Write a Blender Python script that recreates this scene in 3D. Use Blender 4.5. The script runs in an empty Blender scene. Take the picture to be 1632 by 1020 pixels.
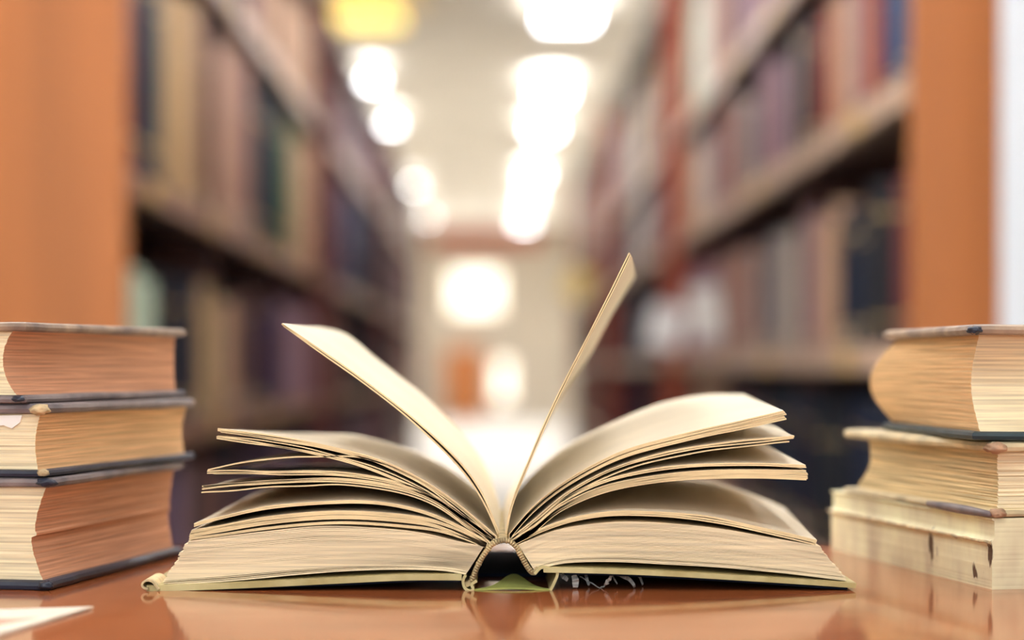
import bpy, bmesh, math, random
from mathutils import Vector, Matrix, noise
random.seed(7)
SC = bpy.context.scene
COL = SC.collection

# ------------------------------------------------------------------ camera
FPX = 3357.0            # focal length in pixels of the 1632 wide frame
EYE = 0.8205            # camera height
FOCUS = 0.95            # distance to the front edge of the open book
TABLE_Z = 0.72
cam_d = bpy.data.cameras.new('camera'); cam = bpy.data.objects.new('camera', cam_d); COL.objects.link(cam)
cam_d.sensor_width = 36.0
cam_d.lens = FPX / 1632 * 36.0
cam_d.shift_x = (816 - 787) / 1632
cam_d.shift_y = (585 - 510) / 1632
cam_d.clip_start = 0.05; cam_d.clip_end = 100
cam_d.dof.use_dof = True
cam_d.dof.focus_distance = FOCUS
cam_d.dof.aperture_fstop = 3.7
cam.location = (0, 0, EYE)
cam.rotation_euler = (math.pi / 2, 0, 0)
SC.camera = cam

# ------------------------------------------------------------------ world, exposure
SC.view_settings.view_transform = 'Standard'
SC.view_settings.look = 'None'
SC.view_settings.gamma = 1
SC.view_settings.use_curve_mapping = False
SC.view_settings.exposure = -0.22
w = bpy.data.worlds.new('world'); SC.world = w; w.use_nodes = True
w.node_tree.nodes['Background'].inputs[0].default_value = (0.55, 0.72, 1.0, 1)
w.node_tree.nodes['Background'].inputs[1].default_value = 0.6
LAMP_STRENGTH = 23.0
WINDOW_POWER = 50.0
FAR_POWER = 75.0

def area(name, loc, rot, sx, sy, power, color):
    l = bpy.data.lights.new(name, 'AREA'); l.shape = 'RECTANGLE'; l.size = sx; l.size_y = sy
    l.energy = power; l.color = color
    o = bpy.data.objects.new(name, l); COL.objects.link(o); o.location = loc; o.rotation_euler = rot
    return o
# daylight entering by the window in the wall behind the camera
area('window_daylight', (-0.35, -2.55, 1.75), (math.radians(78), 0, 0), 2.0, 1.3, WINDOW_POWER, (0.88, 0.94, 1.0))
# daylight at the glazed far end of the room
area('far_daylight', (-0.2, 32.5, 1.6), (math.radians(-100), 0, 0), 2.4, 1.6, FAR_POWER, (1.0, 0.97, 0.92))

# ------------------------------------------------------------------ helpers
def lin(c):
    r = []
    for v in c:
        v = v / 255.0
        r.append(v / 12.92 if v <= 0.04045 else ((v + 0.055) / 1.055) ** 2.4)
    return (r[0], r[1], r[2], 1)

def mat(name, col, rough=0.6, var=0.0, scale=20, stretch=(1, 1, 1), bump=0.0, spec=0.5, col2=None, emit=None, strength=0, detail=4, coat=0, bdist=0.001):
    m = bpy.data.materials.new(name); m.use_nodes = True
    nt = m.node_tree; b = nt.nodes['Principled BSDF']
    c1 = lin(col)
    b.inputs['Base Color'].default_value = c1
    b.inputs['Roughness'].default_value = rough
    b.inputs['Specular IOR Level'].default_value = spec
    if coat: b.inputs['Coat Weight'].default_value = coat; b.inputs['Coat Roughness'].default_value = 0.12
    if emit:
        b.inputs['Emission Color'].default_value = lin(emit); b.inputs['Emission Strength'].default_value = strength
    if var or col2 or bump:
        tc = nt.nodes.new('ShaderNodeTexCoord'); mp = nt.nodes.new('ShaderNodeMapping')
        mp.inputs['Scale'].default_value = stretch
        nz = nt.nodes.new('ShaderNodeTexNoise'); nz.inputs['Scale'].default_value = scale; nz.inputs['Detail'].default_value = detail
        nt.links.new(tc.outputs['Object'], mp.inputs[0]); nt.links.new(mp.outputs[0], nz.inputs['Vector'])
        if var or col2:
            rp = nt.nodes.new('ShaderNodeValToRGB')
            a = col2 if col2 else tuple(v * (1 - var) for v in col)
            z = col if col2 else tuple(min(255, v * (1 + var * 0.5)) for v in col)
            rp.color_ramp.elements[0].position = 0.33; rp.color_ramp.elements[1].position = 0.66
            rp.color_ramp.elements[0].color = lin(a); rp.color_ramp.elements[1].color = lin(z)
            nt.links.new(nz.outputs['Fac'], rp.inputs[0]); nt.links.new(rp.outputs[0], b.inputs['Base Color'])
        if bump:
            bp = nt.nodes.new('ShaderNodeBump'); bp.inputs['Strength'].default_value = bump; bp.inputs['Distance'].default_value = bdist
            nt.links.new(nz.outputs['Fac'], bp.inputs['Height']); nt.links.new(bp.outputs[0], b.inputs['Normal'])
    return m

def link_mesh(name, verts, faces, material, parent=None, smooth=False, loc=None):
    me = bpy.data.meshes.new(name); me.from_pydata([tuple(v) for v in verts], [], faces); me.update()
    bm = bmesh.new(); bm.from_mesh(me); bmesh.ops.recalc_face_normals(bm, faces=bm.faces); bm.to_mesh(me); bm.free()
    o = bpy.data.objects.new(name, me); COL.objects.link(o)
    if isinstance(material, (list, tuple)):
        for m in material: me.materials.append(m)
    elif material: me.materials.append(material)
    if smooth:
        for p in me.polygons: p.use_smooth = True
    if loc: o.location = loc
    if parent: o.parent = parent
    return o

class MB:
    def __init__(s): s.v = []; s.f = []
    def box(s, x0, x1, y0, y1, z0, z1):
        b = len(s.v)
        s.v += [(x0, y0, z0), (x1, y0, z0), (x1, y1, z0), (x0, y1, z0), (x0, y0, z1), (x1, y0, z1), (x1, y1, z1), (x0, y1, z1)]
        s.f += [tuple(b + i for i in q) for q in ((0, 3, 2, 1), (4, 5, 6, 7), (0, 1, 5, 4), (1, 2, 6, 5), (2, 3, 7, 6), (3, 0, 4, 7))]
        return s
    def loft(s, rings, close_ends=True):
        n = len(rings[0]); b = len(s.v)
        for r in rings: s.v += [tuple(p) for p in r]
        for i in range(len(rings) - 1):
            for j in range(n):
                k = (j + 1) % n
                s.f.append((b + i * n + j, b + i * n + k, b + (i + 1) * n + k, b + (i + 1) * n + j))
        if close_ends:
            s.f.append(tuple(b + j for j in reversed(range(n))))
            s.f.append(tuple(b + (len(rings) - 1) * n + j for j in range(n)))
        return s
    def tube(s, pts, r, n=6):
        rings = []
        for i, p in enumerate(pts):
            p = Vector(p); a = Vector(pts[max(i - 1, 0)]); c = Vector(pts[min(i + 1, len(pts) - 1)])
            t = (c - a).normalized(); u = t.cross(Vector((0.13, 0.9, 0.3))).normalized(); v = t.cross(u)
            rr = r[i] if isinstance(r, (list, tuple)) else r
            rings.append([p + u * rr * math.cos(q * 2 * math.pi / n) + v * rr * math.sin(q * 2 * math.pi / n) for q in range(n)])
        return s.loft(rings)
    def build(s, name, material, parent=None, smooth=False, bevel=0, loc=None):
        o = link_mesh(name, s.v, s.f, material, parent, smooth, loc)
        if bevel:
            m = o.modifiers.new('bevel', 'BEVEL'); m.width = bevel; m.segments = 2
        return o

def empty(name, loc, label, cat, group=None, rz=0):
    o = bpy.data.objects.new(name, None); COL.objects.link(o); o.location = loc; o.rotation_euler = (0, 0, rz)
    o.empty_display_size = 0.05
    o['label'] = label; o['category'] = cat
    if group: o['group'] = group
    return o
def tag(o, label, cat, group=None, kind=None):
    o['label'] = label; o['category'] = cat
    if group: o['group'] = group
    if kind: o['kind'] = kind
    return o
def struct(o): o['kind'] = 'structure'; return o

# ------------------------------------------------------------------ room
M_wall = mat('warm_plaster', (228, 218, 202), 0.8, 0.05, 3)
M_white = mat('cool_white_paint', (222, 230, 240), 0.7, 0.03, 3)
M_ceil = mat('ceiling_tile', (234, 226, 212), 0.8, 0.04, 2)
M_floor = mat('pale_polished_floor', (178, 174, 166), 0.42, 0.06, 2)
M_lamp = mat('lamp_diffuser', (255, 255, 255), 0.5, emit=(246, 249, 255), strength=LAMP_STRENGTH)
M_lamp_y = mat('yellow_lamp_diffuser', (255, 235, 150), 0.5, emit=(255, 222, 105), strength=1.9)
M_frame = mat('painted_metal', (215, 208, 195), 0.5)
M_glow = mat('bright_window_pane', (255, 255, 255), 0.3, emit=(255, 246, 226), strength=2.1)
CEIL = 3.05
XL, XR, YB, YF = -2.7, 2.7, -2.7, 34.0
struct(MB().box(XL, XR, YB, YF, -0.1, 0).build('floor', M_floor))
struct(MB().box(XL, XR, YB, YF, CEIL, CEIL + 0.1).build('ceiling', M_ceil))
struct(MB().box(XL - 0.1, XL, YB, YF, 0, CEIL).build('wall_left', M_wall))
struct(MB().box(XR, XR + 0.1, YB, YF, 0, CEIL).build('wall_right', M_wall))
# back wall with a window opening
struct(MB().box(XL, -1.4, YB - 0.1, YB, 0, CEIL).box(0.7, XR, YB - 0.1, YB, 0, CEIL).box(-1.4, 0.7, YB - 0.1, YB, 0, 1.05).box(-1.4, 0.7, YB - 0.1, YB, 2.45, CEIL).build('wall_back', M_wall))
# far wall with openings for bright windows
fx = sorted([-0.93, -0.14, 0.03, 0.60])
struct(MB().box(XL, -0.95, YF, YF + 0.1, 0, CEIL).box(-0.95, 0.30, YF, YF + 0.1, 2.40, CEIL).box(0.30, XR, YF, YF + 0.1, 0, CEIL)
       .box(-0.95, 0.30, YF, YF + 0.1, 0.98, 1.68).box(-0.95, -0.72, YF, YF + 0.1, 1.68, 2.40).box(0.13, 0.30, YF, YF + 0.1, 1.68, 2.40).box(-0.95, 0.0, YF, YF + 0.1, 0, 0.98).box(0.0, 0.30, YF, YF + 0.1, 0, 0.22).build('wall_far', M_wall))
wf = struct(MB().box(-0.74, -0.70, YF - 0.04, YF + 0.05, 1.66, 2.42).box(0.11, 0.15, YF - 0.04, YF + 0.05, 1.66, 2.42).box(-0.74, 0.15, YF - 0.04, YF + 0.05, 2.38, 2.42).box(-0.74, 0.15, YF - 0.04, YF + 0.05, 1.66, 1.70).build('window_1', M_frame))
MB().box(-0.70, 0.11, YF + 0.02, YF + 0.03, 1.70, 2.38).build('pane', M_glow, wf)
wf = struct(MB().box(0.0, 0.03, YF - 0.04, YF + 0.05, 0.22, 0.98).box(0.27, 0.30, YF - 0.04, YF + 0.05, 0.22, 0.98).box(0.0, 0.30, YF - 0.04, YF + 0.05, 0.94, 0.98).box(0.0, 0.30, YF - 0.04, YF + 0.05, 0.22, 0.25).build('window_2', M_frame))
MB().box(0.03, 0.27, YF + 0.02, YF + 0.03, 0.25, 0.94).build('pane', M_glow, wf)
M_redbeam = mat('red_brown_beam', (206, 88, 50), 0.6)
struct(MB().box(-1.0, 0.75, 33.85, 33.99, 2.78, 3.04).build('trim_1', M_redbeam))
# white square column just right of the right bookcase end
struct(MB().box(0.60, 0.95, 2.2, 2.5, 0, CEIL).build('trim_2', M_white, bevel=0.004))

# orange cupboard at the far wall
M_orange = mat('orange_lacquered_wood', (214, 128, 55), 0.45, 0.12, 6, (1, 1, 0.2))
M_handle = mat('metal_handle', (150, 145, 140), 0.35)
cup = empty('cupboard', (-0.46, 33.6, 0), 'orange wooden cupboard standing far away at the end of the aisle', 'cupboard')
MB().box(-0.29, 0.29, 0, 0.38, 0.06, 1.08).build('body', M_orange, cup)
MB().box(-0.27, 0.27, 0.02, 0.36, 0, 0.06).build('plinth', M_orange, cup)
MB().box(-0.31, 0.31, -0.02, 0.38, 1.08, 1.11).build('top', M_orange, cup)
for sx in (-1, 1):
    x0, x1 = (-0.285, -0.004) if sx < 0 else (0.004, 0.285)
    d = MB().box(x0, x1, -0.02, 0, 0.08, 1.06).build('door', M_orange, cup)
    MB().box(sx * 0.03 - 0.006, sx * 0.03 + 0.006, -0.045, -0.02, 0.5, 0.64).build('handle', M_handle, d)

# ceiling lamps
def lamp(x, y, label, ym=False, w_=0.30, l_=1.2, group=None):
    t = empty('ceiling_lamp', (x, y, CEIL - 0.07), label, 'lamp', group)
    for q in (-1, 1): MB().box(-0.008, 0.008, q * l_ * 0.35 - 0.008, q * l_ * 0.35 + 0.008, -0.015, 0.0695).build('rod', M_frame, t)
    MB().box(-w_ / 2 - .03, -w_ / 2, -l_ / 2 - .03, l_ / 2 + .03, -0.05, 0).box(w_ / 2, w_ / 2 + .03, -l_ / 2 - .03, l_ / 2 + .03, -0.05, 0).box(-w_ / 2, w_ / 2, -l_ / 2 - .03, -l_ / 2, -0.05, 0).box(-w_ / 2, w_ / 2, l_ / 2, l_ / 2 + .03, -0.05, 0).build('housing', M_frame, t)
    MB().box(-w_ / 2, w_ / 2, -l_ / 2, l_ / 2, -0.035, -0.015).build('diffuser', M_lamp_y if ym else M_lamp, t)
names = ['nearest of the right row, cut by the top edge', 'second of the right row from the top edge', 'third of the right row from the top edge', 'fourth of the right row from the top edge', 'fifth of the right row, far down the aisle', 'furthest lamp of the right row']
for i, (y, ww) in enumerate(((12.7, .30), (16.3, .24), (18.8, .22), (23.4, .20), (26.6, .16), (31.0, .2))):
    lamp(0.445, y, 'bright white ceiling lamp, ' + names[i], False, ww, 0.7, 'ceiling lamps over the aisle')
names = ['nearest visible of the left row', 'second of the left row', 'third of the left row', 'last of the left row, above the far wall']
for i, y in enumerate((15.6, 18.4, 24.6, 29.8)):
    lamp(-0.90 if i < 2 else -0.93, y, 'white ceiling lamp, ' + names[i] + ', partly behind bookcase tops', False, 0.10, 0.42, 'ceiling lamps over the aisle')
lamp(-0.76, 12.8, 'dim yellow ceiling lamp at the top left of the aisle', True, 0.42, 0.8)
for x in (-0.92, 0.445):  # unseen lamps added to light the table and the near aisle
    for y in (-1.2, 1.9, 5.2, 9.0):
        lamp(x, y, 'added ceiling lamp outside the picture, %s row, %s from the window wall' % ('left' if x < 0 else 'right', {-1.2: 'first', 1.9: 'second', 5.2: 'third', 9.0: 'fourth'}[y]), False, 0.30, 1.2, 'added ceiling lamps outside the picture')

wk = 0
for x in (-2.1, 1.95):  # unseen lamps added to brighten the ceiling and far wall
    for q in range(6):
        wk += 1
        lamp(x, 3.5 + 5.0 * q, 'added unseen ceiling lamp behind the bookcases %s, %s from the table' % ('on the left' if x < 0 else 'on the right', ['first', 'second', 'third', 'fourth', 'fifth', 'sixth', 'seventh', 'eighth'][q]), False, 0.55, 2.1, 'added ceiling lamps behind the bookcases')

# ------------------------------------------------------------------ bookcases
M_case = mat('orange_veneer', (178, 106, 50), 0.42, 0.10, 5, (1, 1, 0.15))
M_caseL = mat('orange_brown_veneer', (186, 112, 56), 0.42, 0.13, 4, (2.2, 1, 0.12))
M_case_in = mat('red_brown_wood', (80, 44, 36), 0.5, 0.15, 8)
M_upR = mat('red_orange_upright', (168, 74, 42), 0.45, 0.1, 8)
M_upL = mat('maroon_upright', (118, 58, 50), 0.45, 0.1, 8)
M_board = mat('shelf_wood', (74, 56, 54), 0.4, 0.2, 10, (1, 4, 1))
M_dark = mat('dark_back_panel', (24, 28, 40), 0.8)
M_strip = mat('pale_shelf_edge', (214, 182, 158), 0.4, 0.2, 6, (1, 3, 1))
M_stripL = mat('brown_shelf_edge', (158, 110, 84), 0.4, 0.25, 6, (1, 3, 1))
M_tag = mat('yellow_label', (226, 184, 96), 0.4)
W = 0.55
LV = [0.33, 0.72, 1.12, 1.60]; LTOP = 1.985
RV = [0.14, 0.50, 0.85, 1.21, 1.54]; RTOP = 2.03
DEPTH = 0.28
order = ['nearest', 'second', 'third']
def bookcase(side, y0, y1, idx):
    s = -1 if side == 'left' else 1
    lv, top = (LV, LTOP) if s < 0 else (RV, RTOP)
    t = empty('bookcase', (s * W, y0, 0), '%s bookcase of the %s side of the aisle%s' % (order[idx], side, ', orange end panel towards the table' if idx == 0 else ', filled with books on all shelves'), 'bookcase', 'bookcases along the aisle')
    L = y1 - y0
    def X(a, b): return (min(s * a, s * b), max(s * a, s * b))
    dd = DEPTH if s < 0 or True else 0.11
    a, b = X(0 if idx == 0 else -0.03, dd)
    em = (M_caseL if s < 0 else M_case) if idx == 0 else (M_upL if s < 0 else M_upR)
    MB().box(a, b, 0, 0.03, 0, top + 0.03).build('end_panel', em, t, bevel=0.002)
    a, b = X(-0.02, dd)
    MB().box(a, b, L - 0.07, L - 0.001, 0, top + 0.03).build('end_panel', M_upL if s < 0 else M_upR, t, bevel=0.002)
    a, b = X(dd - 0.012, dd)
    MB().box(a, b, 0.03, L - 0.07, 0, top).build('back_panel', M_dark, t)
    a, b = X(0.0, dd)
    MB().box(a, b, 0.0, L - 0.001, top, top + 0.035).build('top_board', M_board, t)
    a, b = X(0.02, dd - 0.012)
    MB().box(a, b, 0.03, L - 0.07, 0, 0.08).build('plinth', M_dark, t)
    for z in lv:
        a, b = X(0.012, dd - 0.012)
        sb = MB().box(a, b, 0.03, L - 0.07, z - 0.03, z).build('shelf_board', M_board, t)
        a, b = X(0.0, 0.012)
        MB().box(a, b, 0.03, L - 0.07, z - 0.036, z + 0.003).build('edge_strip', M_strip if s > 0 or z > 1.4 else M_stripL, sb)
        q = 0.2 + random.random() * 0.3
        a, b = X(-0.002, 0.0)
        while q < L - 0.3:
            MB().box(a, b, q, q + 0.09, z - 0.034, z - 0.002).build('edge_label', M_tag, sb); q += 0.7 + random.random() * 0.5
    n = 2
    a, b = X(0.03, dd - 0.012)
    for k in range(n):
        yy = (L / (n + 1)) * (k + 1)
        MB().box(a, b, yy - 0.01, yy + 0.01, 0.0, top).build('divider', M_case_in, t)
    return [(L / (n + 1)) * (k + 1) + y0 for k in range(n)]
YS = {'left': [3.145, 6.80, 10.6, 14.6], 'right': [2.765, 6.45, 10.2, 14.0]}
div = {'left': [], 'right': []}
for sd in ('left', 'right'):
    for i in range(3):
        div[sd] += bookcase(sd, YS[sd][i], YS[sd][i + 1], i)

# ---- books on the shelves -------------------------------------------------
PAL = {
 'navy': (24, 36, 60), 'black': (20, 24, 36), 'teal': (18, 60, 76), 'blue': (24, 74, 122), 'maroon': (110, 48, 56), 'tan': (214, 180, 134),
 'brown': (112, 80, 72), 'pink-brown': (188, 146, 132), 'peach': (220, 180, 150), 'pale green': (212, 230, 206), 'green': (46, 116, 66),
 'purple': (52, 44, 84), 'mauve': (170, 136, 148), 'grey': (164, 158, 160), 'white': (242, 240, 232), 'red': (176, 78, 58), 'beige': (220, 206, 190), 'dark brown': (66, 46, 44)}
SPM = {k: mat('book_cloth_' + k.replace(' ', '_').replace('-', '_'), v, 0.42, 0.08, 30) for k, v in PAL.items()}
M_pages_bg = mat('shelf_book_pages', (214, 192, 152), 0.8, 0.1, 60, (1, 1, 6))
M_mark = mat('pale_shelf_mark', (226, 206, 182), 0.35, 0.1, 30)
MARKED = ('navy', 'brown', 'dark brown', 'pink-brown', 'purple', 'mauve', 'red', 'grey')
M_gold = mat('highlight_gilt', (226, 196, 140), 0.3); M_gold.node_tree.nodes['Principled BSDF'].inputs['Metallic'].default_value = 1.0  # gilding added so the spine bands catch lamp highlights
GILT = ('navy', 'black', 'teal', 'maroon', 'brown', 'blue', 'green', 'dark brown')
# colours of runs of books: (side, shelf number from below, pixel distance window from aisle axis) -> palette
def runs(side, k, dx):
    px = 787 + dx if side == 'right' else 787 - dx
    if side == 'left':
        T = {3: [(0, 216, ['maroon']), (216, 250, ['navy', 'teal']), (250, 272, ['tan']), (272, 305, ['beige', 'tan']), (305, 335, ['brown', 'pink-brown']), (335, 350, ['pink-brown']), (350, 390, ['pink-brown', 'peach']),
                 (390, 398, ['brown']), (398, 412, ['dark brown', 'black']), (412, 448, ['teal']), (448, 458, ['green']), (458, 474, ['tan']), (474, 508, ['peach']), (508, 530, ['maroon']), (530, 548, ['purple', 'mauve']), (548, 575, ['blue', 'navy']), (575, 640, ['navy', 'black']), (640, 800, ['navy', 'brown', 'mauve'])],
             2: [(0, 252, ['pale green']), (252, 318, ['black', 'navy']), (318, 335, ['tan']), (335, 350, ['green']), (350, 375, ['peach', 'pink-brown']), (375, 405, ['dark brown', 'brown']), (405, 448, ['purple', 'navy']),
                 (448, 498, ['mauve']), (498, 508, ['dark brown']), (508, 545, ['pink-brown']), (545, 640, ['navy', 'black', 'navy']), (640, 690, ['pink-brown', 'mauve']), (690, 800, ['brown', 'mauve', 'pink-brown'])],
             4: [(0, 250, ['maroon', 'navy', 'navy']), (250, 330, ['tan', 'peach']), (330, 395, ['brown', 'dark brown', 'black']), (395, 440, ['peach', 'mauve']), (440, 500, ['beige', 'peach']), (500, 545, ['maroon', 'brown']), (545, 800, ['grey', 'mauve', 'beige', 'grey', 'dark brown'])],
             1: [(0, 500, ['brown', 'mauve', 'navy', 'purple', 'teal']), (500, 800, ['navy', 'black', 'brown', 'mauve'])]}
    else:
        T = {5: [(1300, 2000, ['pink-brown', 'red']), (1180, 1300, ['brown', 'mauve', 'beige']), (1128, 1180, ['mauve', 'pink-brown']), (1070, 1128, ['white', 'pale green']), (900, 1070, ['beige', 'grey', 'mauve', 'tan'])],
             4: [(1398, 2000, ['blue']), (1388, 1398, ['red']), (1370, 1388, ['peach']), (1352, 1370, ['mauve']), (1332, 1352, ['peach']), (1305, 1332, ['red', 'maroon']), (1295, 1305, ['dark brown']), (1268, 1295, ['beige', 'grey']), (1250, 1268, ['purple']), (1215, 1250, ['mauve']),
                 (1200, 1215, ['dark brown']), (1182, 1200, ['grey']), (1165, 1182, ['pink-brown']), (1150, 1165, ['red']), (1128, 1150, ['mauve', 'grey']), (1105, 1128, ['white', 'beige']), (1090, 1105, ['peach']), (1070, 1090, ['red']), (1035, 1070, ['grey']), (1000, 1035, ['mauve', 'beige']), (900, 1000, ['grey', 'mauve', 'navy', 'brown'])],
             3: [(1434, 2000, ['maroon']), (1335, 1434, ['navy', 'black']), (1300, 1335, ['peach', 'mauve']), (1270, 1300, ['mauve', 'tan']), (1243, 1270, ['beige']), (1225, 1243, ['grey']), (1200, 1225, ['brown', 'grey']), (1150, 1200, ['pink-brown', 'red']), (1130, 1150, ['mauve']),
                 (1085, 1130, ['mauve', 'peach']), (1065, 1085, ['red']), (900, 1065, ['navy', 'purple', 'black', 'grey'])],
             2: [(1240, 2000, ['navy', 'teal', 'black', 'navy']), (1150, 1240, ['dark brown', 'brown', 'mauve', 'navy']), (1040, 1150, ['beige', 'brown', 'dark brown', 'maroon', 'peach']), (900, 1040, ['navy', 'black', 'maroon'])],
             1: [(0, 2000, ['navy', 'black', 'brown', 'dark brown', 'teal'])]}
    for a, b, p in T[k]:
        if a <= px < b: return p
    return ['navy', 'brown', 'mauve', 'black', 'beige']

def unit_book(name):
    """a standing book 1 x 1 x 1: x = depth (spine at x=0), y = thickness, z = height"""
    v = []; f = []; mi = []
    prof = [(1, 0), (0.12, 0), (0.05, 0.04), (0.015, 0.2), (0, 0.5), (0.015, 0.8), (0.05, 0.96), (0.12, 1), (1, 1), (1, .93), (0.1, .93), (0.07, .5), (0.1, .07), (1, .07)]
    n = len(prof)
    for z in (0, 1):
        for x, y in prof: v.append((x, y, z))
    for j in range(n):
        k = (j + 1) % n; f.append((j, k, n + k, n + j)); mi.append(0)
    f.append(tuple(range(n))[::-1]); mi.append(0); f.append(tuple(range(n, 2 * n))); mi.append(0)
    b = len(v)
    for z in (0.012, 0.985):
        v += [(0.09, 0.07, z), (0.97, 0.07, z), (0.965, 0.5, z), (0.97, 0.93, z), (0.09, 0.93, z)]
    for j in range(5):
        k = (j + 1) % 5; f.append((b + j, b + k, b + 5 + k, b + 5 + j)); mi.append(1)
    f.append(tuple(b + j for j in range(5))[::-1]); mi.append(1); f.append(tuple(b + 5 + j for j in range(5))); mi.append(1)
    # paper shelf mark on the spine
    b = len(v)
    for z in (0.05, 0.125):
        v += [(0.05, 0.06, z), (-0.006, 0.3, z), (-0.01, 0.5, z), (-0.006, 0.7, z), (0.05, 0.94, z)]
    for j in range(5):
        k = (j + 1) % 5; f.append((b + j, b + k, b + 5 + k, b + 5 + j)); mi.append(2)
    f.append(tuple(b + j for j in range(5))[::-1]); mi.append(2); f.append(tuple(b + 5 + j for j in range(5))); mi.append(2)
    # tooled bands across the spine
    for z0 in (0.16, 0.80):
        b = len(v)
        for z in (z0, z0 + 0.02):
            v += [(0.1, 0.002, z), (0.03, 0.06, z), (-0.008, 0.3, z), (-0.012, 0.5, z), (-0.008, 0.7, z), (0.03, 0.94, z), (0.1, 0.998, z)]
        for j in range(7):
            k = (j + 1) % 7; f.append((b + j, b + k, b + 7 + k, b + 7 + j)); mi.append(3)
        f.append(tuple(b + j for j in range(7))[::-1]); mi.append(3); f.append(tuple(b + 7 + j for j in range(7))); mi.append(3)
    return v, f, mi
UV_, UF_, UM_ = unit_book('b')
BOOK_MESH = {}
for k in PAL:
    me = bpy.data.meshes.new('shelf_book_' + k.replace(' ', '_').replace('-', '_')); me.from_pydata(UV_, [], UF_)
    me.materials.append(SPM[k]); me.materials.append(M_pages_bg); me.materials.append(M_mark if k in MARKED else SPM[k]); me.materials.append(M_gold if k in GILT else SPM[k])
    for p, m_ in zip(me.polygons, UM_): p.material_index = m_
    bm = bmesh.new(); bm.from_mesh(me); bmesh.ops.recalc_face_normals(bm, faces=bm.faces); bm.to_mesh(me); bm.free()
    BOOK_MESH[k] = me

def ordinal(n):
    return '%d%s' % (n, 'th' if 10 <= n % 100 <= 20 else {1: 'st', 2: 'nd', 3: 'rd'}.get(n % 10, 'th'))
shelfname = ['lowest', 'second', 'third', 'fourth', 'fifth']
allbooks = []
for sd in ('left', 'right'):
    lv, top = (LV, LTOP) if sd == 'left' else (RV, RTOP)
    for k, z in enumerate(lv):
        gap = (lv[k + 1] if k + 1 < len(lv) else top) - z - 0.045
        cnt = 0
        for i in range(3):
            y = YS[sd][i] + 0.034; y1 = YS[sd][i + 1] - 0.075
            forced = None
            while y < y1 - 0.02:
                t = random.uniform(0.028, 0.062) * (1.0 if i == 0 else 1.35)
                dx = (W + 0.035) * FPX / (y + t / 2)
                pal = runs(sd, k + 1, dx)
                if i == 0 and random.random() < 0.6 and forced in pal: c = forced
                else: c = random.choice(pal)
                forced = c
                for dv in div[sd]:
                    if y < dv + 0.012 and y + t > dv - 0.012: y = dv + 0.0125
                if y + t > y1: break
                h = gap * random.uniform(0.72, 0.93)
                if sd == 'left' and k == 2: h = gap * random.uniform(0.84, 0.95)
                if sd == 'left' and k == 1: h = gap * random.uniform(0.62, 0.80)
                if sd == 'right' and k == 2: h = gap * random.uniform(0.66, 0.82)
                inset = random.uniform(0.02, 0.05)
                cnt += 1
                # size in the picture
                dist = y
                zlo = max(z, EYE - 435 / FPX * dist); zhi = min(z + h, EYE + 585 / FPX * dist)
                vis = max(0, zhi - zlo) * FPX / dist * (W * FPX * (1 / y - 1 / (y + t)))
                pxx = 787 + (1 if sd == 'right' else -1) * W * FPX / y
                if EYE - zhi > 0 and False: pass
                ybot = 585 - (zlo - EYE) * FPX / dist
                if z < 0.5: vis *= 0.15
                allbooks.append(dict(sd=sd, k=k, i=i, y=y, t=t * 0.985, h=h, z=z, c=c, inset=inset, vis=vis, n=cnt, d=random.uniform(0.15, 0.2)))
                y += t + (random.uniform(0.008, 0.022) if random.random() < 0.22 else 0)
allbooks.sort(key=lambda b: -b['vis'])
NIND = 296
sizew = lambda b: 'tall' if b['h'] > 0.34 else ('short' if b['h'] < 0.25 else 'upright')
stuff_v = []; stuff_f = []; stuff_m = []
pk = list(PAL)
for q, b in enumerate(allbooks):
    s = -1 if b['sd'] == 'left' else 1
    lean = 0.0
    if q < NIND and b['vis'] > 0:
        o = bpy.data.objects.new('shelved_book', BOOK_MESH[b['c']]); COL.objects.link(o)
        o.location = (s * (W + b['inset']), b['y'], b['z'] + 0.0005)
        o.scale = (s * b['d'], b['t'], b['h'])
        tag(o, '%s %s book, %s from near end, %s shelf up, %s side of aisle' % (sizew(b), b['c'], ordinal(b['n']), shelfname[b['k']], b['sd']), 'book', 'books on the shelves of the aisle')
    else:
        base = len(stuff_v)
        x0 = s * (W + b['inset']); sx = s * b['d']
        for (x, y, z) in UV_[:28]: stuff_v.append((x0 + sx * x, b['y'] + b['t'] * y, b['z'] + 0.0005 + b['h'] * z))
        for f, m_ in zip(UF_[:16], UM_[:16]): stuff_f.append(tuple(base + a for a in f)); stuff_m.append(pk.index(b['c']))
o = link_mesh('distant_books', stuff_v, stuff_f, [SPM[k] for k in pk])
for p, m_ in zip(o.data.polygons, stuff_m): p.material_index = m_
tag(o, 'mass of distant shelved books further down both sides of the aisle', 'books', kind='stuff')

# made-up cards in place of unidentified bright spots along the right shelf
M_gloss = mat('white_glossy_paper', (250, 246, 240), 0.25, 0.02, 8)
M_yel = mat('yellow_card', (250, 214, 120), 0.35)
def standin(x, y, z, w_, h, m, lab, tilt=0):
    t = empty('bright_spot_card', (W - 0.0005, y, z), lab, 'standin')
    MB().box(x - W + w_ / 2 - 0.02, 0, -0.004, 0.004, -0.01, 0.01).build('clip', M_handle, t)
    o = MB().box(-w_, 0, -0.002, 0.002, -h / 2, h / 2).build('card', m, t, bevel=0.0008); o.location = (x - W + w_ / 2, -0.0065, 0); o.rotation_euler = (0, tilt, 0)
standin(0.497, 6.12, 0.925, 0.10, 0.125, M_gloss, 'white card sign for a bright spot by the right bookcase, lower and further one', 0.25)
standin(0.497, 4.95, 0.952, 0.075, 0.125, M_gloss, 'white card sign for a bright spot by the right bookcase, nearer and higher one', -0.12)
standin(0.43, 10.9, 1.215, 0.13, 0.16, M_yel, 'yellow card sign for a bright spot by the right bookcase far down the aisle', 0.5)

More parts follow.
